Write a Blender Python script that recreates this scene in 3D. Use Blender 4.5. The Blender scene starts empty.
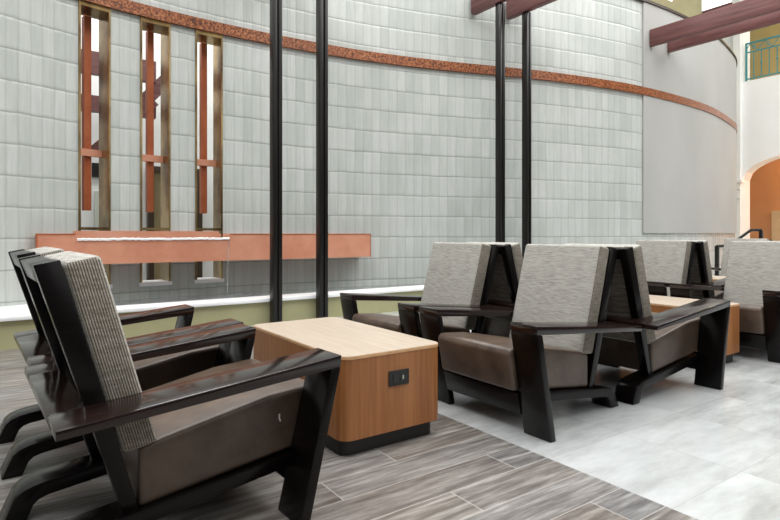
import bpy, bmesh, math, random
from mathutils import Vector, Matrix
random.seed(7)
SC = bpy.context.scene
COL = SC.collection

# ------------------------------------------------------------------ camera
YAW = math.radians(35.1); FPX = 555.0; HOR = 234.0; CAMZ = 1.0
cam_d = bpy.data.cameras.new('camera'); cam = bpy.data.objects.new('camera', cam_d); COL.objects.link(cam)
cam.location = (0, 0, CAMZ); cam.rotation_euler = (math.pi/2, 0, -YAW)
cam_d.sensor_fit = 'HORIZONTAL'; cam_d.sensor_width = 36; cam_d.lens = FPX/780*36
cam_d.shift_y = (HOR-260)/780; cam_d.clip_start = .02; cam_d.clip_end = 200
SC.camera = cam

# ------------------------------------------------------------------ light: overcast sky over a glazed atrium
w = bpy.data.worlds.new('world'); SC.world = w; w.use_nodes = True
bg = w.node_tree.nodes['Background']; bg.inputs[1].default_value = 1.0
_t = w.node_tree; _g = _t.nodes.new('ShaderNodeNewGeometry'); _s = _t.nodes.new('ShaderNodeSeparateXYZ'); _r = _t.nodes.new('ShaderNodeValToRGB')
_t.links.new(_g.outputs['Incoming'], _s.inputs[0]); _m = _t.nodes.new('ShaderNodeMath'); _m.operation = 'MULTIPLY_ADD'; _m.inputs[1].default_value = -.5; _m.inputs[2].default_value = .5
_t.links.new(_s.outputs[2], _m.inputs[0]); _t.links.new(_m.outputs[0], _r.inputs[0]); _t.links.new(_r.outputs[0], bg.inputs[0])
_e = _r.color_ramp.elements; _e[0].position = .48; _e[0].color = (.03, .03, .03, 1); _e[1].position = .88; _e[1].color = (.95, .98, 1, 1)
_x = _e.new(.60); _x.color = (.12, .12, .12, 1)

def area(name, loc, rot, sx, sy, e, col=(1, 1, 1)):
    l = bpy.data.lights.new(name, 'AREA'); l.shape = 'RECTANGLE'; l.size = sx; l.size_y = sy; l.energy = e; l.color = col
    o = bpy.data.objects.new(name, l); COL.objects.link(o); o.location = loc; o.rotation_euler = rot
    return o
area('skylight_fill_lamp', (7, 1.0, 9.5), (0, 0, 0), 22, 8, 2350, (1, .99, .97))
area('skylight_fill_lamp', (8, -7.5, 6.0), (math.radians(60), 0, 0), 14, 5, 170, (1, .985, .96))  # added fill lamp from behind the camera, not a roof light

SC.view_settings.view_transform = 'Standard'; SC.view_settings.look = 'None'
SC.view_settings.gamma = 1; SC.view_settings.use_curve_mapping = False
SC.view_settings.exposure = 0.08

# ------------------------------------------------------------------ projection helpers (only used to measure where things stand)
cY, sY = math.cos(YAW), math.sin(YAW)
def u_of(x, y): return 390+FPX*(x*cY-y*sY)/(x*sY+y*cY)

# ------------------------------------------------------------------ materials
def mat(name, col, rough=.5, metal=0, coat=0, spec=.5):
    m = bpy.data.materials.new(name); m.use_nodes = True
    b = m.node_tree.nodes['Principled BSDF']
    b.inputs['Base Color'].default_value = (*col, 1); b.inputs['Roughness'].default_value = rough
    b.inputs['Metallic'].default_value = metal; b.inputs['Coat Weight'].default_value = coat
    b.inputs['Coat Roughness'].default_value = .08; b.inputs['Specular IOR Level'].default_value = spec
    return m
class NT:
    def __init__(s, m): s.t = m.node_tree; s.b = s.t.nodes['Principled BSDF']
    def n(s, kind, **k):
        x = s.t.nodes.new(kind)
        for a, v in k.items(): setattr(x, a, v)
        return x
    def l(s, a, b): s.t.links.new(a, b)
    def math(s, op, a, b=None):
        x = s.n('ShaderNodeMath', operation=op)
        for i, v in enumerate((a, b)):
            if v is None: continue
            if isinstance(v, (int, float)): x.inputs[i].default_value = v
            else: s.l(v, x.inputs[i])
        return x.outputs[0]
    def coord(s, scale, which='Object'):
        tc = s.n('ShaderNodeTexCoord'); mp = s.n('ShaderNodeMapping'); mp.inputs['Scale'].default_value = scale
        s.l(tc.outputs[which], mp.inputs[0]); return mp.outputs[0]
    def noise(s, vec, scale=1, detail=4, rough=.55):
        x = s.n('ShaderNodeTexNoise'); x.inputs['Scale'].default_value = scale; x.inputs['Detail'].default_value = detail
        x.inputs['Roughness'].default_value = rough; s.l(vec, x.inputs['Vector']); return x.outputs[0]
    def ramp(s, fac, stops):
        r = s.n('ShaderNodeValToRGB'); e = r.color_ramp.elements
        while len(e) < len(stops): e.new(.5)
        for k, (p, c) in enumerate(stops): e[k].position = p; e[k].color = (*c, 1)
        s.l(fac, r.inputs[0]); return r.outputs[0]
    def mix(s, fac, a, b, mode='MIX'):
        x = s.n('ShaderNodeMix', data_type='RGBA', blend_type=mode)
        for i, v in ((0, fac), (6, a), (7, b)):
            if isinstance(v, (int, float)): x.inputs[i].default_value = v
            elif isinstance(v, tuple): x.inputs[i].default_value = (*v, 1)
            else: s.l(v, x.inputs[i])
        return x.outputs[2]
    def bump(s, h, strength=.3, dist=.01):
        x = s.n('ShaderNodeBump'); x.inputs['Strength'].default_value = strength; x.inputs['Distance'].default_value = dist
        s.l(h, x.inputs['Height']); s.l(x.outputs[0], s.b.inputs['Normal'])
    def color(s, c): s.l(c, s.b.inputs['Base Color'])

def m_noise(name, stops, scale, nscale=1, detail=4, rough=.5, bump=0, dist=.005, **k):
    m = mat(name, stops[0][1], rough, **k); t = NT(m)
    f = t.noise(t.coord(scale), nscale, detail); t.color(t.ramp(f, stops))
    if bump: t.bump(f, bump, dist)
    return m

M = {}
M['lacquer'] = m_noise('espresso lacquer', [(.3, (.002, .0016, .0015)), (.7, (.005, .0034, .003))], (6, 60, 60), rough=.24, spec=.25)
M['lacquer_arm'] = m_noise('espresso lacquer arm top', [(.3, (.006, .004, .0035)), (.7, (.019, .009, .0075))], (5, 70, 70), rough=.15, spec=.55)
M['leather'] = m_noise('taupe leather', [(.3, (.055, .036, .025)), (.7, (.118, .080, .057))], (9, 9, 9), detail=6, rough=.33, bump=.15, dist=.004)
M['white'] = m_noise('white paint', [(.3, (.80, .80, .78)), (.7, (.84, .84, .82))], (1, 1, 1), rough=.6)
M['coping'] = m_noise('white coping', [(.3, (.84, .85, .86)), (.7, (.90, .90, .90))], (2, 2, 2), rough=.45)
M['olive'] = m_noise('olive render', [(.3, (.34, .33, .17)), (.7, (.40, .38, .22))], (3, 3, 3), rough=.6)
M['ochre'] = m_noise('ochre wall', [(.3, (.36, .27, .10)), (.7, (.42, .33, .14))], (2, 2, 2), rough=.7)
M['olive_dark'] = m_noise('olive upper wall', [(.3, (.34, .31, .16)), (.7, (.46, .42, .24))], (1, 1, 1), rough=.6)
M['orange'] = m_noise('terracotta wall', [(.3, (.62, .29, .12)), (.7, (.68, .34, .15))], (1, 1, 1), rough=.7)
M['door'] = m_noise('pale door', [(.3, (.62, .45, .26)), (.7, (.66, .5, .3))], (1, 1, 8), rough=.5)
M['plaster'] = m_noise('grey plaster panel', [(.3, (.365, .362, .34)), (.7, (.41, .407, .385))], (.9, .9, .5), rough=.75)
M['trim'] = mat('brown trim', (.045, .027, .015), .4)
M['post'] = m_noise('dark bronze steel', [(.3, (.006, .005, .0045)), (.7, (.011, .009, .008))], (30, 30, 2), rough=.32, spec=.35)
M['beam'] = m_noise('stained red wood', [(.25, (.085, .028, .026)), (.5, (.155, .058, .054)), (.8, (.23, .10, .095))], (30, 1.6, 22), detail=6, rough=.5)
M['beam_x'] = m_noise('stained red wood across', [(.25, (.085, .028, .026)), (.5, (.155, .058, .054)), (.8, (.23, .10, .095))], (1.6, 30, 22), detail=6, rough=.5)
M['copper'] = m_noise('copper', [(.25, (.66, .27, .165)), (.5, (.78, .36, .23)), (.8, (.86, .44, .31))], (2.5, 2.5, 2.5), detail=5, rough=.42, metal=.45)
M['copper_red'] = m_noise('aged copper strip', [(.3, (.40, .10, .035)), (.7, (.56, .17, .07))], (6, 6, 3), detail=5, rough=.45, metal=.35)
M['brass'] = m_noise('brass', [(.35, (.13, .08, .028)), (.62, (.50, .36, .16))], (2, 2, 1.6), rough=.28, metal=.9)  # dark-to-gold variation paints reflections of the slot reveals into the colour
M['band'] = m_noise('red granite band', [(.36, (.05, .016, .008)), (.47, (.21, .060, .020)), (.57, (.34, .115, .040)), (.7, (.48, .22, .10))], (38, 38, 38), detail=5, rough=.35)
M['teal'] = mat('teal painted iron', (.03, .22, .24), .45)
M['black'] = mat('black plastic', (.012, .012, .012), .35)
M['plinth'] = mat('black plinth', (.01, .009, .008), .45)
M['graphite'] = mat('graphite plate', (.035, .036, .034), .35, .4)
M['lamp_green'] = mat('pale grey switch', (.35, .40, .33), .4)
M['curtain'] = m_noise('olive door wood', [(.3, (.20, .15, .07)), (.7, (.30, .23, .12))], (6, 6, 1), rough=.5)
M['greige'] = m_noise('pale green wall', [(.3, (.52, .54, .47)), (.7, (.60, .62, .55))], (2, 2, 1), rough=.5)
M['scuff'] = mat('pale scuff', (.7, .68, .64), .6)

m = mat('laminate top', (.6, .45, .33), .38); t = NT(m)
f = t.noise(t.coord((60, 4, 60)), 1, 5); t.color(t.ramp(f, [(.3, (.41, .335, .255)), (.7, (.50, .415, .33))])); M['laminate'] = m
m = mat('oak veneer', (.4, .2, .08), .4); t = NT(m)
f = t.noise(t.coord((55, 55, 2.2)), 1, 5, .6); g = t.noise(t.coord((7, 7, .6)), 1, 2)
c1 = t.ramp(f, [(.28, (.19, .062, .015)), (.5, (.31, .115, .034)), (.75, (.42, .175, .060))])
t.color(t.mix(.35, c1, t.ramp(g, [(.3, (.22, .08, .022)), (.7, (.46, .21, .08))]))); M['oak'] = m
M['oak_edge'] = m_noise('oak edge band', [(.3, (.55, .30, .14)), (.7, (.66, .40, .21))], (20, 20, 20), rough=.4)

# woven fabric: streaks across the faces, ribs down the sides
def fabric(name, scale, dark, mid, light, ribs=False):
    m = mat(name, mid, .9, spec=.2); t = NT(m)
    f = t.noise(t.coord(scale), 1, 5, .65)
    f2 = t.noise(t.coord((400, 160, 400)), 1, 2)
    c = t.ramp(f, [(.28, dark), (.5, mid), (.72, light)])
    h = f2
    if ribs:
        tc = t.n('ShaderNodeTexCoord'); sp = t.n('ShaderNodeSeparateXYZ'); t.l(tc.outputs['Object'], sp.inputs[0])
        xs = t.math('ADD', sp.outputs[0], t.math('MULTIPLY', sp.outputs[2], .275))
        k = t.math('MULTIPLY', xs, 2*math.pi/.0078)
        h = t.math('ADD', t.math('MULTIPLY', t.math('SINE', k), .5), .5)
        jit = t.math('MULTIPLY', t.math('ADD', h, t.math('MULTIPLY', t.math('SUBTRACT', f2, .5), 1.6)), .9)
        c = t.mix(jit, tuple(v*.42 for v in dark), c)
    t.color(c); t.bump(h, .5, .003)
    return m
M['fabric'] = fabric('woven grey fabric', (25, 16, 260), (.20, .19, .165), (.395, .38, .345), (.53, .515, .475))
M['fabric_side'] = fabric('ribbed grey fabric', (25, 9, 110), (.20, .17, .13), (.37, .335, .28), (.50, .465, .405), True)
M['fabric_back'] = fabric('dark woven back fabric', (25, 12, 90), (.09, .075, .06), (.18, .155, .13), (.28, .25, .215))

# glazed wall tiles (UV counts tiles and rows)
def tiles():
    m = mat('glazed grey tiles', (.5, .52, .5), .22, spec=.5); t = NT(m)
    uv = t.n('ShaderNodeUVMap'); sp = t.n('ShaderNodeSeparateXYZ'); t.l(uv.outputs[0], sp.inputs[0])
    U, V = sp.outputs[0], sp.outputs[1]
    wob = t.noise(t.coord((5, 5, 2)), 1, 2); wob2 = t.noise(t.coord((4, 4, 4)), 1, 2)
    V = t.math('ADD', V, t.math('MULTIPLY', t.math('SUBTRACT', wob, .5), .07))
    U = t.math('ADD', U, t.math('MULTIPLY', t.math('SUBTRACT', wob2, .5), .16))
    iv = t.math('FLOOR', V); iu = t.math('FLOOR', U)
    fu = t.math('FRACT', U); fv = t.math('FRACT', V)
    cb = t.n('ShaderNodeCombineXYZ'); t.l(iu, cb.inputs[0]); t.l(iv, cb.inputs[1])
    wn = t.n('ShaderNodeTexWhiteNoise'); t.l(cb.outputs[0], wn.inputs[0])
    rnd = wn.outputs[0]
    cl = t.noise(t.coord((1.1, 1.1, 1.1)), 1, 4)
    st = t.noise(t.coord((30, 30, 2.5)), 1, 3)
    base = t.ramp(t.math('ADD', t.math('MULTIPLY', rnd, .35), t.math('MULTIPLY', cl, .65)), [(.25, (.46, .49, .46)), (.5, (.53, .555, .525)), (.75, (.585, .605, .58))])
    base = t.mix(t.math('MULTIPLY', t.math('SUBTRACT', .66, st), .55), base, (.28, .31, .29))
    eu = t.math('MINIMUM', fu, t.math('SUBTRACT', 1, fu)); ev = t.math('MINIMUM', fv, t.math('SUBTRACT', 1, fv))
    def soft(e, wdt):
        x = t.n('ShaderNodeMapRange'); x.inputs['From Min'].default_value = 0; x.inputs['From Max'].default_value = wdt
        x.inputs['To Min'].default_value = 1; x.inputs['To Max'].default_value = 0; t.l(e, x.inputs[0]); return x.outputs[0]
    base = t.mix(t.math('MULTIPLY', soft(eu, .13), .24), base, (.27, .30, .28))
    base = t.mix(t.math('MULTIPLY', soft(ev, .034), .72), base, (.20, .20, .185))
    t.color(base)
    pil = t.math('ADD', t.math('MULTIPLY', t.math('POWER', eu, .6), 1.3), t.math('MULTIPLY', t.math('MINIMUM', t.math('MULTIPLY', ev, 6), .5), .9))
    pil = t.math('ADD', pil, t.math('MULTIPLY', rnd, .25))
    pil = t.math('ADD', pil, t.math('MULTIPLY', st, .6))
    t.bump(pil, .45, .014)
    return m
M['tile'] = tiles()

# wood-look planks laid along X, one-third stagger
def planks():
    m = mat('wood-look plank tile', (.2, .19, .18), .34, spec=.5); t = NT(m)
    tc = t.n('ShaderNodeTexCoord'); sp = t.n('ShaderNodeSeparateXYZ'); t.l(tc.outputs['Object'], sp.inputs[0])
    X, Y = sp.outputs[0], sp.outputs[1]
    r = t.math('DIVIDE', t.math('SUBTRACT', Y, 1.805), .18); ir = t.math('FLOOR', r); fr = t.math('FRACT', r)
    xs = t.math('DIVIDE', t.math('SUBTRACT', t.math('SUBTRACT', X, t.math('MULTIPLY', ir, .3733)), 1.056), 1.12)
    ix = t.math('FLOOR', xs); fx = t.math('FRACT', xs)
    cb = t.n('ShaderNodeCombineXYZ'); t.l(ix, cb.inputs[0]); t.l(ir, cb.inputs[1])
    wn = t.n('ShaderNodeTexWhiteNoise'); t.l(cb.outputs[0], wn.inputs[0])
    off = t.n('ShaderNodeVectorMath', operation='MULTIPLY_ADD'); t.l(wn.outputs[1], off.inputs[0]); off.inputs[1].default_value = (7, 9, 5)
    mp = t.n('ShaderNodeMapping'); mp.inputs['Scale'].default_value = (3.2, 34, 1); t.l(tc.outputs['Object'], mp.inputs[0]); t.l(mp.outputs[0], off.inputs[2])
    g = t.noise(off.outputs[0], 1, 6, .62)
    mp2 = t.n('ShaderNodeMapping'); mp2.inputs['Scale'].default_value = (1.2, 1.6, 1); t.l(off.outputs[0], mp2.inputs[0])
    h = t.noise(mp2.outputs[0], .35, 3)
    c = t.ramp(g, [(.32, (.032, .028, .026)), (.44, (.115, .105, .098)), (.55, (.215, .205, .19)), (.70, (.42, .41, .39))])
    c = t.mix(t.math('MULTIPLY', h, .6), c, t.ramp(wn.outputs[0], [(0, (.13, .14, .155)), (.35, (.22, .175, .135)), (.7, (.25, .245, .235)), (1, (.15, .115, .09))]))
    e1 = t.math('MINIMUM', fr, t.math('SUBTRACT', 1, fr)); e2 = t.math('MINIMUM', fx, t.math('SUBTRACT', 1, fx))
    j = t.math('MAXIMUM', t.math('LESS_THAN', e1, .012), t.math('LESS_THAN', e2, .0022))
    c = t.mix(t.math('MULTIPLY', j, .75), c, (.42, .40, .37))
    t.color(c); t.bump(g, .12, .003)
    return m
M['planks'] = planks()

def stone():
    m = mat('pale stone floor tile', (.7, .72, .72), .2, spec=.5); t = NT(m)
    tc = t.n('ShaderNodeTexCoord'); sp = t.n('ShaderNodeSeparateXYZ'); t.l(tc.outputs['Object'], sp.inputs[0])
    a = t.math('DIVIDE', t.math('SUBTRACT', sp.outputs[0], 2.0), .553); b = t.math('DIVIDE', t.math('SUBTRACT', sp.outputs[1], 1.061), .553)
    ia, ib, fa, fb = t.math('FLOOR', a), t.math('FLOOR', b), t.math('FRACT', a), t.math('FRACT', b)
    cb = t.n('ShaderNodeCombineXYZ'); t.l(ia, cb.inputs[0]); t.l(ib, cb.inputs[1])
    wn = t.n('ShaderNodeTexWhiteNoise'); t.l(cb.outputs[0], wn.inputs[0])
    off = t.n('ShaderNodeVectorMath', operation='MULTIPLY_ADD'); t.l(wn.outputs[1], off.inputs[0]); off.inputs[1].default_value = (9, 9, 9)
    mp = t.n('ShaderNodeMapping'); mp.inputs['Scale'].default_value = (2.2, 7, 1); t.l(tc.outputs['Object'], mp.inputs[0]); t.l(mp.outputs[0], off.inputs[2])
    g = t.noise(off.outputs[0], 1, 7, .65)
    c = t.ramp(g, [(.28, (.27, .28, .27)), (.5, (.42, .435, .43)), (.72, (.55, .57, .57))])
    c = t.mix(t.math('MULTIPLY', wn.outputs[0], .5), c, (.52, .53, .53))
    e = t.math('MINIMUM', t.math('MINIMUM', fa, t.math('SUBTRACT', 1, fa)), t.math('MINIMUM', fb, t.math('SUBTRACT', 1, fb)))
    c = t.mix(t.math('MULTIPLY', t.math('LESS_THAN', e, .0035), .6), c, (.33, .33, .32))
    t.color(c); t.bump(g, .06, .003)
    return m
M['stone'] = stone()

def water_mat():
    m = mat('water', (.80, .85, .85), .05); b = m.node_tree.nodes['Principled BSDF']
    b.inputs['Transmission Weight'].default_value = .85; b.inputs['IOR'].default_value = 1.33
    t = NT(m); t.bump(t.noise(t.coord((9, 9, 9)), 1, 3), .25, .01)
    return m
M['water'] = water_mat()
m = mat('foam', (.9, .9, .9), .4); M['foam'] = m
m = mat('skylight glass', (1, 1, 1), .3); b = m.node_tree.nodes['Principled BSDF']
b.inputs['Emission Color'].default_value = (1, 1, 1, 1); b.inputs['Emission Strength'].default_value = 1.2; M['glow'] = m

# ------------------------------------------------------------------ mesh helpers
def obj(name, bm, material, parent=None, bevel=0, seg=2, smooth=False, ang=30):
    bmesh.ops.recalc_face_normals(bm, faces=bm.faces)
    if bevel:
        ed = [e for e in bm.edges if len(e.link_faces) == 2 and e.calc_face_angle(0) > math.radians(ang)]
        bmesh.ops.bevel(bm, geom=ed, offset=bevel, segments=seg, profile=.5, affect='EDGES', clamp_overlap=True)
    me = bpy.data.meshes.new(name); bm.to_mesh(me); bm.free()
    for mm in (material if isinstance(material, (list, tuple)) else [material]): me.materials.append(mm)
    if smooth or bevel:
        for p in me.polygons: p.use_smooth = True
        try: me.set_sharp_from_angle(angle=math.radians(40))
        except Exception: pass
    o = bpy.data.objects.new(name, me); COL.objects.link(o)
    if parent: o.parent = parent
    return o
def BM(): return bmesh.new()
def box(bm, x0, x1, y0, y1, z0, z1):
    v = [bm.verts.new((x, y, z)) for x in (x0, x1) for y in (y0, y1) for z in (z0, z1)]
    for f in ((0, 1, 3, 2), (4, 6, 7, 5), (0, 4, 5, 1), (2, 3, 7, 6), (0, 2, 6, 4), (1, 5, 7, 3)): bm.faces.new([v[i] for i in f])
    return bm
def prism(bm, pts, a0, a1, axis='y'):
    """polygon pts extruded along an axis: y -> pts are (x,z); z -> (x,y); x -> (y,z)"""
    def mk(p, a): return {'y': (p[0], a, p[1]), 'z': (p[0], p[1], a), 'x': (a, p[0], p[1])}[axis]
    A = [bm.verts.new(mk(p, a0)) for p in pts]; B = [bm.verts.new(mk(p, a1)) for p in pts]
    bm.faces.new(A); bm.faces.new(B[::-1]); n = len(pts)
    for i in range(n): bm.faces.new((A[i], B[i], B[(i+1) % n], A[(i+1) % n]))
    return bm
def tube(bm, pts, r, n=8):
    rings = []
    P = [Vector(p) for p in pts]
    for i, p in enumerate(P):
        d = (P[min(i+1, len(P)-1)]-P[max(i-1, 0)]).normalized()
        up = Vector((0, 0, 1)) if abs(d.z) < .9 else Vector((1, 0, 0))
        a = d.cross(up).normalized(); b = d.cross(a)
        rings.append([bm.verts.new(p+(a*math.cos(k*2*math.pi/n)+b*math.sin(k*2*math.pi/n))*r) for k in range(n)])
    for i in range(len(rings)-1):
        for k in range(n): bm.faces.new((rings[i][k], rings[i][(k+1) % n], rings[i+1][(k+1) % n], rings[i+1][k]))
    bm.faces.new(rings[0]); bm.faces.new(rings[-1][::-1]); return bm
def tag(o, label=None, cat=None, group=None, kind=None):
    if label: o['label'] = label
    if cat: o['category'] = cat
    if group: o['group'] = group
    if kind: o['kind'] = kind
    return o
def thing(name, label, cat, loc=(0, 0, 0), rz=0, group=None):
    o = bpy.data.objects.new(name, None); COL.objects.link(o); o.empty_display_size = .1
    o.location = loc; o.rotation_euler = (0, 0, rz); return tag(o, label, cat, group)
def struct(name, bm, m, label=None, cat='structure', **k):
    return tag(obj(name, bm, m, **k), label or name.replace('_', ' '), cat, kind='structure')
def dup(root, label, loc, rz=0):
    r = root.copy(); COL.objects.link(r); r.location = loc; r.rotation_euler = (0, 0, rz); r['label'] = label
    for ch in list(root.children):
        c = ch.copy(); COL.objects.link(c); c.parent = r
        for g in ch.children:
            d = g.copy(); COL.objects.link(d); d.parent = c
    return r

# ------------------------------------------------------------------ floor
struct('floor', box(BM(), -3, 2.0, -3, 5.82, -.1, 0), M['planks'], 'grey-brown wood-look plank floor', 'floor')
struct('floor_tile', box(BM(), 2.0, 24, -3, 9, -.1, 0), M['stone'], 'pale grey stone tile floor right of the planks', 'floor')

# ------------------------------------------------------------------ curved tiled wall
CP = [(-2.6, 5.75), (-1.7, 6.05), (-.8, 6.36), (0, 6.65), (.67, 6.88), (1.26, 7.0), (2.06, 7.06), (2.83, 7.06), (3.4, 7.03), (4.33, 6.93), (5.45, 6.675), (6.52, 6.34),
      (7.32, 6.09), (8.565, 5.815), (9.58, 5.68), (10.95, 5.65), (12.36, 5.746), (14.08, 6.1), (15.13, 6.43), (15.9, 6.9), (16.3, 7.6), (16.4, 8.25)]
def crom(P, n=24):
    out = []
    for i in range(len(P)-1):
        p0, p1, p2, p3 = P[max(i-1, 0)], P[i], P[i+1], P[min(i+2, len(P)-1)]
        for k in range(n):
            q = k/n
            out.append(tuple(.5*((2*p1[j])+(-p0[j]+p2[j])*q+(2*p0[j]-5*p1[j]+4*p2[j]-p3[j])*q*q+(-p0[j]+3*p1[j]-3*p2[j]+p3[j])*q**3) for j in (0, 1)))
    return out+[P[-1]]
CURVE = crom(CP)
ARC = [0]
for a, b in zip(CURVE, CURVE[1:]): ARC.append(ARC[-1]+math.dist(a, b))
def at(s, off=0):
    s = max(0, min(ARC[-1]-1e-6, s))
    lo, hi = 0, len(ARC)-1
    while hi-lo > 1:
        m_ = (lo+hi)//2
        if ARC[m_] <= s: lo = m_
        else: hi = m_
    q = (s-ARC[lo])/(ARC[hi]-ARC[lo]); a, b = CURVE[lo], CURVE[hi]
    def tang(i):
        p, r = CURVE[max(i-1, 0)], CURVE[min(i+1, len(CURVE)-1)]; d = math.dist(p, r); return ((r[0]-p[0])/d, (r[1]-p[1])/d)
    ta, tb = tang(lo), tang(hi); tx, ty = ta[0]*(1-q)+tb[0]*q, ta[1]*(1-q)+tb[1]*q; L = math.hypot(tx, ty)
    return (a[0]*(1-q)+b[0]*q+ty/L*off, a[1]*(1-q)+b[1]*q-tx/L*off)     # +off steps towards the lounge
def s_at_u(u, off=0):
    s = 1.2
    while s < ARC[-1] and u_of(*at(s, off)) < u: s += .004
    return s
def s_at_x(x):
    s = 0
    while at(s)[0] < x: s += .005
    return s
ZTOP, ZB0, ZB1 = 5.26, 3.55, 3.69
SLOT_Z0, SLOT_Z1 = .43, ZB0
slots = [(s_at_u(a), s_at_u(b)) for a, b in ((78, 110), (140, 170), (195, 222))]
s_panel = s_at_u(642); S1 = ARC[-1]
# tile count along the wall: narrow tiles left, wider on the bulge
def tile_w(s):
    x = at(s)[0]; q = max(0, min(1, (x-1.5)/5)); return .112+(.150-.112)*q
cuts = set(); s = 0
while s < S1: cuts.add(round(s, 4)); s += .12
for a, b in slots:
    cuts = {c for c in cuts if abs(c-a) > .03 and abs(c-b) > .03}
    cuts.add(a); cuts.add(b)
cuts = sorted(cuts | {S1})
TU = [0]
for a, b in zip(cuts, cuts[1:]): TU.append(TU[-1]+(b-a)/tile_w((a+b)/2))
def rowv(z): return (z-1.898)/.315+20
ZL = [0, SLOT_Z0, ZB0, ZB1, ZTOP]
bm = BM(); uvl = bm.loops.layers.uv.new('UVMap')
F = [[bm.verts.new((*at(c), z)) for z in ZL] for c in cuts]
Bk = [[bm.verts.new((*at(c, -.30), z)) for z in ZL] for c in cuts]
for i in range(len(cuts)-1):
    mid = (cuts[i]+cuts[i+1])/2; hole = any(a < mid < b for a, b in slots)
    for k in range(4):
        if hole and k == 1: continue
        f = bm.faces.new((F[i][k], F[i+1][k], F[i+1][k+1], F[i][k+1]))
        for lp, (ii, kk) in zip(f.loops, ((i, k), (i+1, k), (i+1, k+1), (i, k+1))): lp[uvl].uv = (TU[ii], rowv(ZL[kk]))
        f2 = bm.faces.new((Bk[i][k], Bk[i][k+1], Bk[i+1][k+1], Bk[i+1][k]))
        for lp, (ii, kk) in zip(f2.loops, ((i, k), (i, k+1), (i+1, k+1), (i+1, k))): lp[uvl].uv = (TU[ii], rowv(ZL[kk]))
    bm.faces.new((F[i][4], F[i+1][4], Bk[i+1][4], Bk[i][4]))
wall = bpy.data.meshes.new('wall_back'); bm.to_mesh(wall); bm.free(); wall.materials.append(M['tile'])
for p in wall.polygons: p.use_smooth = abs(p.normal.z) < .5
wall.set_sharp_from_angle(angle=math.radians(40))
wo = bpy.data.objects.new('wall_back', wall); COL.objects.link(wo); tag(wo, 'curved wall of tall glazed grey-green tiles', 'wall', kind='structure')

def ribbon(bm, sa, sb, off0, off1, z0, z1, step=.1):
    n = max(1, int((sb-sa)/step)); ss = [sa+(sb-sa)*i/n for i in range(n+1)]
    V = [[bm.verts.new((*at(q, o), z)) for o, z in ((off0, z0), (off1, z0), (off1, z1), (off0, z1))] for q in ss]
    for i in range(n):
        for k in range(4): bm.faces.new((V[i][k], V[i+1][k], V[i+1][(k+1) % 4], V[i][(k+1) % 4]))
    bm.faces.new(V[0]); bm.faces.new(V[-1][::-1]); return bm
struct('wall_panel', ribbon(BM(), s_panel, S1, .001, .03, 1.02, ZTOP-.001), M['plaster'], 'smooth grey plaster panel on the rounded end of the tiled wall', 'wall', smooth=True)
struct('trim_1', ribbon(BM(), 0, S1, .001, .045, ZB0, ZB1), M['band'], 'speckled red granite band running along the curved wall', 'trim', smooth=True)
struct('trim_2', ribbon(BM(), 0, S1, -.31, .05, ZTOP, ZTOP+.05), M['trim'], 'dark brown capping on top of the curved wall', 'trim', smooth=True)

# ------------------------------------------------------------------ slot windows
for n, (a, b) in enumerate(slots):
    wroot = tag(thing('window_%d' % (n+1), ['left', 'middle', 'right'][n]+' tall narrow brass-lined window slot in the tiled wall', 'window'), kind='structure')
    fr = BM()
    fw = .02
    ribbon(fr, a, a+fw, -.30, .02, SLOT_Z0, SLOT_Z1); ribbon(fr, b-fw, b, -.30, .02, SLOT_Z0, SLOT_Z1)
    ribbon(fr, a+fw, b-fw, -.30, .015, SLOT_Z1-.05, SLOT_Z1)
    ribbon(fr, a+fw, b-fw, -.05, .015, 1.045, 1.075)
    obj('window_frame', fr, M['brass'], wroot)
    ribbon(sl := BM(), a-.015, b+.015, -.30, .035, SLOT_Z0-.045, SLOT_Z0); obj('window_sill', sl, M['coping'], wroot)
    cr = BM(); w_ = b-a
    ribbon(cr, a+w_*.46, a+w_*.67, -.33, -.25, 1.27, SLOT_Z1-.06)
    obj('copper_mullion', cr, M['copper_red'], wroot)
    cr = BM(); ribbon(cr, a+fw, b-fw, -.25, -.20, 1.885, 1.965); obj('copper_crossbar', cr, M['copper'], wroot)

# ------------------------------------------------------------------ what stands beyond the slots
struct('wall_beyond', box(BM(), -2, 6.5, 11.0, 11.2, 0, 9), M['white'], 'white wall seen through the slot windows', 'wall')
struct('wall_beyond', box(BM(), 3.15, 4.6, 9.0, 9.2, 0, 6), M['greige'], 'pale green wall seen through the right slot window', 'wall')
struct('floor_beyond', box(BM(), -3, 8.7, 7.5, 11, -.1, 0), M['planks'], 'floor behind the tiled wall', 'floor')
area('skylight_fill_lamp', (2, 9.6, 8.5), (0, 0, 0), 8, 2, 500)  # added lamp that brightens the white wall behind the slots
def simple(name, bm, m, label, cat, group=None, **k): return tag(obj(name, bm, m, **k), label, cat, group)
g = 'dark red beams beyond the slot windows'
simple('wooden_beam', box(BM(), -1.5, 2.15, 9.9, 10.05, 3.55, 3.9), M['beam_x'], 'higher red-brown crossbeam seen through the left slot window', 'beam', g)
simple('wooden_beam', box(BM(), -1.5, 2.15, 9.9, 10.05, 2.95, 3.2), M['beam_x'], 'lower red-brown crossbeam seen through the left slot window', 'beam', g)
def bar(bm, p, q, th, dep):
    p, q = Vector(p), Vector(q); d = (q-p).normalized(); nrm = Vector((-d.z, 0, d.x))*th/2
    pts = [p+nrm, p-nrm, q-nrm, q+nrm]; return prism(bm, [(v.x, v.z) for v in pts], p.y, p.y+dep)
simple('diagonal_brace', bar(BM(), (1.2, 9.75, 2.3), (2.1, 9.75, 3.2), .16, .15), M['beam_x'], 'sloping red-brown brace low in the left slot window', 'brace', g)
simple('diagonal_brace', bar(BM(), (1.7, 10.05, 2.9), (2.7, 10.05, 4.07), .22, .15), M['beam_x'], 'sloping red-brown brace in the middle slot window', 'brace', g)
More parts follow.
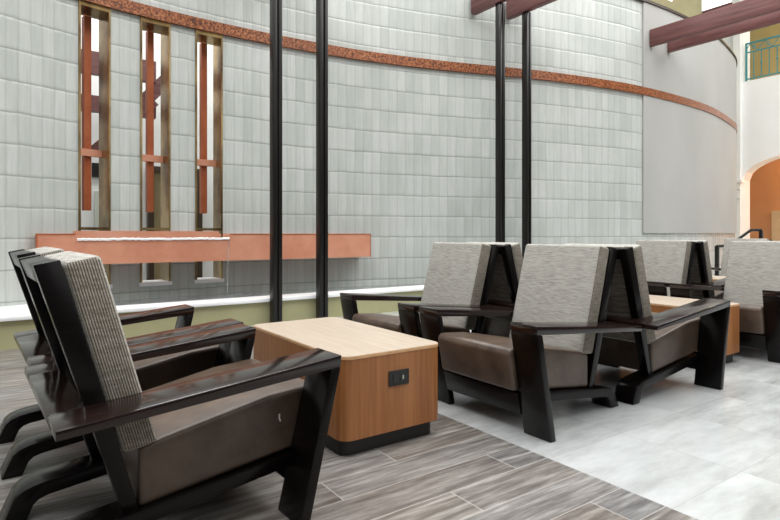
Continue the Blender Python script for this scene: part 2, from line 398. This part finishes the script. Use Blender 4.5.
simple('wall_lantern', box(box(BM(), 2.30, 2.52, 9.6, 9.78, 2.62, 2.68), 2.33, 2.49, 9.62, 9.76, 2.68, 2.95), M['black'], 'black lantern seen through the middle slot window', 'lantern')
dr = thing('door_1', 'olive-brown door low in the middle slot window', 'door'); tag(dr, kind='structure')
obj('door_leaf', box(BM(), 2.32, 3.1, 10.9, 10.98, 0, 2.15), M['curtain'], dr); obj('door_frame', box(box(box(BM(), 2.22, 2.32, 10.85, 11, 0, 2.25), 3.1, 3.2, 10.85, 11, 0, 2.25), 2.32, 3.1, 10.85, 11, 2.15, 2.25), M['trim'], dr)
pn = thing('window_4', 'dark small window on the white building in the left slot window', 'window'); tag(pn, kind='structure')
obj('window_pane', box(BM(), 1.32, 1.5, 10.96, 11.0, 2.0, 2.25), M['black'], pn)
simple('door_panel', box(BM(), 1.36, 1.62, 10.9, 10.98, 0, 1.75), M['greige'], 'grey-green door panel at the bottom of the left slot window', 'door panel')

# ------------------------------------------------------------------ low pool wall, coping, water
struct('wall_ledge', box(BM(), -2.6, 5.9, 5.82, 5.98, 0, .25), M['olive'], 'low olive pool wall', 'wall')
cp = BM(); box(cp, -2.6, 5.9, 5.78, 6.06, .25, .29)
struct('trim_3', cp, M['coping'], 'white coping on the low olive pool wall', 'trim', bevel=.006)
cp = BM(); sa, sb = s_at_x(-2.4), s_at_x(.55); n = 12
lo = [at(sa+(sb-sa)*i/n, .002) for i in range(n+1)]
prism(cp, [(lo[0][0], 6.061), (lo[-1][0], 6.061)]+[p for p in lo[::-1] if p[1] > 6.08], .20, .288, 'z')
struct('trim_4', cp, M['coping'], 'white ledge between coping and tiled wall at left', 'trim')
wb = BM(); sa, sb = s_at_x(.56), s_at_x(5.88); n = 30
lo = [at(sa+(sb-sa)*i/n, .002) for i in range(n+1)]
prism(wb, [(lo[0][0], 5.985)]+[(p[0], 5.985) for p in lo[-1:]]+lo[::-1], .02, .235, 'z')
tag(obj('pool_water', wb, M['water']), 'still water in the narrow pool under the copper trough', 'water', kind='stuff')

# ------------------------------------------------------------------ copper trough
YF = 6.62
WX = [at(i*.02) for i in range(int(ARC[-1]/.02))]
def wy(x):
    for p, q in zip(WX, WX[1:]):
        if p[0] <= x <= q[0]: return p[1]+(q[1]-p[1])*(x-p[0])/(q[0]-p[0])
def x_at_u(u, y):
    r = (u-390)/FPX; return y*(sY+r*cY)/(cY-r*sY)
def slab(bm, xa, xb, fa, fb, z0, z1, step=.12):
    """wall-following slab: y runs from fa(x) to fb(x)"""
    n = max(1, int((xb-xa)/step)); xs = [xa+(xb-xa)*i/n for i in range(n+1)]
    V = [[bm.verts.new((x, f(x), z)) for f, z in ((fa, z0), (fb, z0), (fb, z1), (fa, z1))] for x in xs]
    for i in range(n):
        for k in range(4): bm.faces.new((V[i][k], V[i+1][k], V[i+1][(k+1) % 4], V[i][(k+1) % 4]))
    bm.faces.new(V[0]); bm.faces.new(V[-1][::-1]); return bm
def K(d): return lambda x: YF+d
def W(d): return lambda x: wy(x)-d
ta, tb = x_at_u(37.5, YF), x_at_u(370, YF); la, lb = x_at_u(76, YF), x_at_u(230, YF)
tr = thing('copper_trough', 'long copper water trough mounted along the tiled wall', 'trough')
ZT0, ZT1, ZL_ = .69, 1.005, .945
obj('back_plate', slab(slab(BM(), ta, tb, W(.016), W(.004), ZT0+.01, ZT1), la, lb, W(.03), W(.016), ZT0+.01, 1.035), M['copper'], tr)
obj('bottom_plate', slab(BM(), ta, tb, K(0), W(.004), ZT0-.012, ZT0), M['copper'], tr)
obj('front_panel', box(BM(), ta, la, YF, YF+.015, ZT0, ZT1-.012), M['copper'], tr)
obj('front_panel', box(BM(), lb, tb, YF, YF+.015, ZT0, ZT1-.012), M['copper'], tr)
obj('spill_panel', box(BM(), la, lb, YF, YF+.015, ZT0, ZL_), M['copper'], tr)
obj('end_cap', slab(BM(), ta-.012, ta, K(-.004), W(.004), ZT0-.012, ZT1), M['copper_red'], tr)
obj('end_cap', slab(BM(), tb, tb+.012, K(-.004), W(.004), ZT0-.012, ZT1), M['copper_red'], tr)
obj('rim', box(BM(), ta, la, YF-.006, YF+.02, ZT1-.012, ZT1), M['copper_red'], tr)
obj('rim', box(BM(), lb, tb, YF-.006, YF+.02, ZT1-.012, ZT1), M['copper_red'], tr)
wt = BM(); slab(wt, ta+.005, tb-.005, K(.018), W(.034), ZT0+.03, ZL_-.004)
tag(obj('trough_water', wt, M['water']), 'water filling the copper trough', 'water', kind='stuff')
ss = BM(); nseg = 60
V = []
for i in range(nseg+1):
    q = la+.01+(lb-la-.02)*i/nseg; j = random.uniform(-.004, .006)
    V.append([ss.verts.new((q, YF+o, z)) for o, z in ((.014, ZL_+.003), (-.003, ZL_+.012+j), (-.016, ZL_+.004), (-.014, ZL_-.014+j), (-.003, ZL_+.002))])
for i in range(nseg):
    for k in range(5): ss.faces.new((V[i][k], V[i+1][k], V[i+1][(k+1) % 5], V[i][(k+1) % 5]))
ss.faces.new(V[0]); ss.faces.new(V[-1][::-1])
tag(obj('water_foam', ss, M['foam'], smooth=True), 'white line of water spilling over the copper lip', 'water', kind='stuff')
tag(obj('water_jet', tube(BM(), [(lb-.02-.06*q**.5, YF-.03-.1*q**.5, .93-.69*q) for q in [i/10 for i in range(11)]], .006), M['water'], smooth=True), 'thin stream of water falling from the spill to the pool', 'water', kind='stuff')

# ------------------------------------------------------------------ pergola posts and beams
def post(x, label, y=5.715, h=4.467):
    r = thing('pergola_post', label, 'post', (x, y, 0), 0, 'dark steel pergola posts')
    for sx in (-1, 1):
        b = BM(); box(b, sx*.032-.021, sx*.032+.021, -.052, .052, 0, h); obj('post_channel', b, M['post'], r, bevel=.004)
    obj('post_web', box(BM(), -.012, .012, -.03, .03, 0, h-.004), M['black'], r)
    return r
post(x_at_u(276, 5.715), 'dark steel post left of the leftmost pair, crossing the copper trough')
post(x_at_u(322, 5.715), 'dark steel post right in the leftmost pair, behind the wood table')
post(x_at_u(500.3, 5.885), 'dark steel post under the beam behind the back lounge chair, left of its pair', 5.885)
post(x_at_u(526.7, 5.885), 'dark steel post right in the pair behind the back-to-back lounge chairs', 5.885)
def beam(x, y1, label, y0=-2.0):
    return simple('pergola_beam', box(BM(), x-.05, x+.05, y0, y1, 4.467, 4.77), M['beam'], label, 'beam', 'red-brown pergola beams', bevel=.006)
def wall_y(x): return at(s_at_x(x), .034)[1]-.004
beam(2.49, wall_y(2.49), 'red-brown beam carried by the leftmost post'); beam(3.07, wall_y(3.07), 'red-brown beam carried by the second post from left')
beam(6.13, wall_y(6.13), 'red-brown beam end at top centre, left one over its own post'); beam(6.72, wall_y(6.72), 'red-brown beam end at top centre, right one over its own post')
beam(9.86, wall_y(9.86), 'upper red-brown beam at top right resting against the plaster panel'); beam(10.45, wall_y(10.45), 'lower red-brown beam at top right, nearer the teal balcony')

# ------------------------------------------------------------------ right: white wall with arch and balcony, upper olive wall
XW = 18.0; yc, ra, spr = 5.85, 1.6, 2.60
bm = BM()
ys = [2.0, yc-ra]+[yc-ra+2*ra*i/40 for i in range(1, 40)]+[yc+ra, 10.0]
for y0, y1 in zip(ys, ys[1:]):
    ym = (y0+y1)/2; top = 5.5 if ym < 7.45 else 10
    if abs(ym-yc) < ra:
        def az(y): return spr+.68*math.sqrt(max(0, 1-((y-yc)/ra)**2))
        prism(bm, [(y0, az(y0)), (y1, az(y1)), (y1, top), (y0, top)], XW, XW+.5, 'x')
    else: box(bm, XW, XW+.5, y0, y1, 0, top)
box(bm, XW, XW+.5, 2.0, 7.45, 8.6, 10)
struct('wall_right', bm, M['white'], 'white wall with arch and balcony opening at right', 'wall')
pl = BM(); box(pl, XW-.12, XW-.001, 7.46, 7.66, 0, 10); box(pl, XW-.16, XW-.001, 7.455, 7.68, 2.33, 2.40); box(pl, XW-.15, XW-.001, 7.455, 7.68, 2.06, 2.11); box(pl, XW-.18, XW-.001, 7.40, 7.68, 2.52, 2.60)
struct('trim_5', pl, M['white'], 'white pilaster with moulded capital beside the arch', 'trim')
struct('wall_arch', box(BM(), 20.6, 20.8, 2, 9, 0, 5.3), M['orange'], 'terracotta wall lit inside the arch', 'wall')
struct('ceiling_arch', box(BM(), 18.5, 20.8, 2, 9, 5.3, 5.5), M['white'], 'balcony slab above the arch', 'ceiling')
struct('wall_balcony', box(BM(), 20.6, 20.8, 2, 9, 5.5, 10), M['ochre'], 'ochre wall behind the balcony', 'wall')
d2 = tag(thing('door_2', 'pale door in the terracotta wall inside the arch', 'door'), kind='structure')
obj('door_leaf', box(BM(), 20.5, 20.59, 6.6, 7.62, 0, 1.75), M['door'], d2)
l = bpy.data.lights.new('arch_lamp', 'POINT'); l.energy = 170; l.color = (1, .72, .45); l.shadow_soft_size = .25
o = bpy.data.objects.new('arch_lamp', l); COL.objects.link(o); o.location = (19.9, 5.0, 3.0)
l = bpy.data.lights.new('balcony_lamp', 'POINT'); l.energy = 90; l.color = (1, .85, .6); l.shadow_soft_size = .25
o = bpy.data.objects.new('balcony_lamp', l); COL.objects.link(o); o.location = (19.6, 5.6, 8.0)

rl = thing('balcony_railing', 'teal wrought-iron balcony railing on the white wall', 'railing', (XW+.08, 0, 5.5))
R0, R1 = 4.2, 7.40
obj('top_rail', box(BM(), -.025, .025, R0, R1, 1.10, 1.14), M['teal'], rl); obj('middle_rail', box(BM(), -.02, .02, R0, R1, .84, .87), M['teal'], rl); obj('bottom_rail', box(BM(), -.02, .02, R0, R1, .06, .09), M['teal'], rl)
obj('rail_post', box(BM(), -.022, .022, R1-.045, R1, 0, 1.12), M['teal'], rl); obj('rail_post', box(BM(), -.022, .022, R0, R0+.045, 0, 1.12), M['teal'], rl)
y = R1-.22; k = 0
while y > R0+.1:
    b = box(BM(), -.01, .01, y-.01, y+.01, .09, .84)
    if k % 2: bmesh.ops.create_icosphere(b, subdivisions=1, radius=.035, matrix=Matrix.Translation((0, y, .5)))
    obj('baluster', b, M['teal'], rl); y -= .2; k += 1
y = R1-.05; k = 0
while y > R0+.4:
    b = tube(BM(), [(0, y-.36*q, .985+.10*math.sin(q*2*math.pi)) for q in [i/14 for i in range(15)]], .011, 6)
    tube(b, [(0, y-.18+.05*math.cos(a), .985+.05*math.sin(a)) for a in [i*2*math.pi/10 for i in range(11)]], .009, 6)
    obj('scroll', b, M['teal'], rl); y -= .37

struct('wall_upper', box(BM(), 9.5, 17.35, 8.3, 8.5, 0, 10.2), M['olive_dark'], 'olive upper wall above the curved wall', 'wall')
wn_ = tag(thing('window_5', 'bright clerestory window above the curved wall', 'window'), kind='structure')
obj('window_pane', box(BM(), 14.4, 15.6, 8.27, 8.299, 7.6, 8.3), M['glow'], wn_)
wn_ = tag(thing('window_6', 'bright upper window right of the olive wall', 'window'), kind='structure')
obj('window_pane', box(BM(), XW-.05, XW-.001, 7.75, 9.8, 7.2, 9.2), M['glow'], wn_)
struct('trim_6', box(BM(), XW-.12, XW-.051, 7.7, 10, 7.75, 7.93), M['beam'], 'brown bar across the upper white wall', 'trim')

hr = thing('stair_handrail', 'dark metal stair handrail beyond the lounge chairs', 'handrail')
obj('rail', tube(BM(), [(11.40, 5.17, .76), (11.75, 5.10, .77), (12.25, 4.92, 1.075), (12.42, 4.80, 1.08)], .028), M['post'], hr, smooth=True)
obj('newel_post', box(BM(), 12.39, 12.45, 4.77, 4.83, 0, 1.07), M['post'], hr); obj('newel_post', box(BM(), 11.37, 11.43, 5.14, 5.20, 0, .77), M['post'], hr)

# ------------------------------------------------------------------ lounge chair (faces local +X, origin on the floor under the rear edge)
LEAN = .275
def make_chair(label, loc, rz, foot=0.0, toe=.80, back=0.0):
    c = thing('lounge_chair', label, 'chair', loc, rz, 'lounge chairs of the atrium')
    hw, ai = .4475, .280
    for s_ in (-1, 1):
        y0, y1 = sorted((s_*ai, s_*hw))
        obj('armrest', prism(BM(), [(.018, .456), (.018, .484), (.902, .567), (.898, .525)], y0, y1), M['lacquer_arm'], c, bevel=.004)
        obj('front_leg', prism(BM(), [(.858, .521), (.898, .5245), (toe, 0), (toe-.040, 0)], y0, y1), M['lacquer'], c, bevel=.004)
        a, b = sorted((s_*.172, s_*.302))
        rail = [(.792, .202), (.14-foot, .126), (.105-foot, .120), (.072-foot, .108), (.050-foot, .088), (.010-foot, .0), (.082-foot, .0), (.104-foot, .052), (.122-foot, .068), (.150-foot, .076), (.786, .156)]
        obj('rear_leg', prism(BM(), rail, a, b), M['lacquer'], c, bevel=.004)
        a, b = sorted((s_*.228, s_*.2795))
        def px(z): return .008+(.918-z)*LEAN-back*(.6+.4*(z-.3)/.6)
        obj('back_post', prism(BM(), [(px(.13)-.004, .13), (px(.13)+.042, .13), (px(.92)+.042, .926), (px(.92)-.024, .912)], a, b), M['lacquer'], c, bevel=.003)
    obj('back_rail', prism(BM(), [(px(.915)-.022, .909), (px(.915)+.040, .922), (px(.86)+.040, .865), (px(.86)-.016, .850)], -.228, .228), M['lacquer'], c, bevel=.003)
    obj('back_panel', prism(BM(), [(px(.86)+.020, .86), (px(.86)+.036, .86), (px(.34)+.036, .34), (px(.34)+.020, .34)], -.228, .228), M['fabric_back'], c)
    obj('arm_crossbar', prism(BM(), [(.018, .456), (.018, .484), (.12, .494), (.12, .465)], -ai, ai), M['lacquer_arm'], c, bevel=.003)
    obj('front_apron', prism(BM(), [(toe-.003, .095), (toe+.022, .095), (toe+.050, .207), (toe+.012, .207)], -ai, ai), M['lacquer'], c, bevel=.003)
    # seat cushion
    b = prism(BM(), [(.262, .142), (.800, .209), (.868, .217), (.906, .405), (.885, .434), (.70, .420), (.34, .352), (.262, .330)], -.2765, .2765)
    seat = obj('seat_cushion', b, M['leather'], c, bevel=.030, seg=4, ang=45, smooth=True)
    # back cushion, sides in ribbed fabric
    b = BM(); zt, zb_ = .918, .322
    P = [(px(zb_)+.045, zb_), (px(zb_)+.150, zb_+.012), (px(zt)+.148, zt+.022), (px(zt)+.045, zt)]
    prism(b, P, -.277, .277)
    cu = obj('back_cushion', b, [M['fabric'], M['fabric_side']], c, bevel=.020, seg=4)
    for p in cu.data.polygons:
        if abs(p.normal.y) > .75: p.material_index = 1
    return c
# near side of the first table, facing right
L1 = make_chair('nearest dark-framed lounge chair at lower left, facing the first wood table', (.08, 2.130, 0), .045, .08, .772)
sc_ = BM(); tube(sc_, [(.742, -.2775, .345), (.740, -.278, .330), (.745, -.2775, .318)], .003, 5); obj('scuff_mark', sc_, M['scuff'], L1)
dup(L1, 'dark-framed lounge chair right behind the nearest one at left', (.06, 3.052, 0), .045)
for ch in list(COL.objects):
    if ch.name.startswith('scuff_mark') and ch.parent != L1: bpy.data.objects.remove(ch)
base = make_chair('lounge chair right of the first table with its seat and front leg in full view', (2.954, 2.175, 0), math.pi)
def chair(label, x, y, rz):
    r = dup(base, label, (x, y, 0), rz)
    for ch in list(r.children):
        if ch.name.startswith('scuff_mark'): bpy.data.objects.remove(ch)
    return r
PI = math.pi
RB = 2.958
chair('lounge chair behind the first wood table, near the double posts', RB-.004, 3.12, PI)
chair('lounge chair in the centre facing right, back to back with the fully visible one', RB+.05, 2.135, 0)
chair('lounge chair mostly hidden, back to back with the one near the double posts', RB+.05, 3.09, 0)
RB2 = 6.12
chair('lounge chair cut by the right edge of the picture, front leg at the edge', 5.73, 2.14, PI)
chair('lounge chair behind the second wood table, black arm ends toward it', 5.765, 3.10, PI)
chair('lounge chair behind the right-edge chair, facing away to the right', 5.80, 2.08, 0)
chair('lounge chair back to back with the one behind the second table', 5.835, 3.08, 0)
chair('farthest lounge chair, dark arm end glimpsed beyond the third table', 8.75, 3.52, PI)

# ------------------------------------------------------------------ wood block tables
def rrect(x0, x1, y0, y1, r, n=8):
    out = []
    for cx, cy, a0 in ((x1-r, y1-r, 0), (x0+r, y1-r, 90), (x0+r, y0+r, 180), (x1-r, y0+r, 270)):
        for i in range(n+1):
            a = math.radians(a0+90*i/n); out.append((cx+r*math.cos(a), cy+r*math.sin(a)))
    return out
def make_table(label, loc):
    t_ = thing('block_table', label, 'table', loc, 0, 'wood block tables between the chairs')
    hx, hy = .288, .547
    obj('plinth', prism(BM(), rrect(-hx+.022, hx-.022, -hy+.045, hy-.045, .04), 0, .08, 'z'), M['plinth'], t_, smooth=True)
    obj('body', prism(BM(), rrect(-hx, hx, -hy, hy, .06), .08, .441, 'z'), M['oak'], t_, smooth=True)
    obj('edge_band', prism(BM(), rrect(-hx-.002, hx+.002, -hy-.002, hy+.002, .062), .441, .4535, 'z'), M['oak_edge'], t_, smooth=True)
    obj('table_top', prism(BM(), rrect(-hx+.001, hx-.001, -hy+.001, hy-.001, .06), .4535, .456, 'z'), M['laminate'], t_, smooth=True)
    return t_
T1 = make_table('wood block table with power outlet between the nearest chairs', (1.518, 2.660, 0))
ou = obj('power_outlet', box(BM(), -.042, .074, -.5535, -.547, .290, .362), M['graphite'], T1, bevel=.003); ou['label'] = 'black power outlet plate'
obj('socket', box(BM(), -.020, .016, -.5565, -.5535, .305, .347), M['black'], ou); obj('socket', box(BM(), 0.020, .054, -.5565, -.5535, .305, .347), M['black'], ou)
obj('switch', box(BM(), 0.032, .040, -.5585, -.5565, .318, .336), M['lamp_green'], ou)
def table(label, loc):
    r = dup(T1, label, loc)
    return r
def strip_outlet(r):
    for ch in list(r.children):
        if ch.name.startswith('power_outlet'):
            for g_ in list(ch.children): bpy.data.objects.remove(g_)
            bpy.data.objects.remove(ch)
strip_outlet(table('second wood block table, half hidden behind the centre chair armrest', (4.475, 2.520, 0)))
strip_outlet(table('third wood block table, glimpsed between the chairs at far right', (7.35, 3.20, 0)))
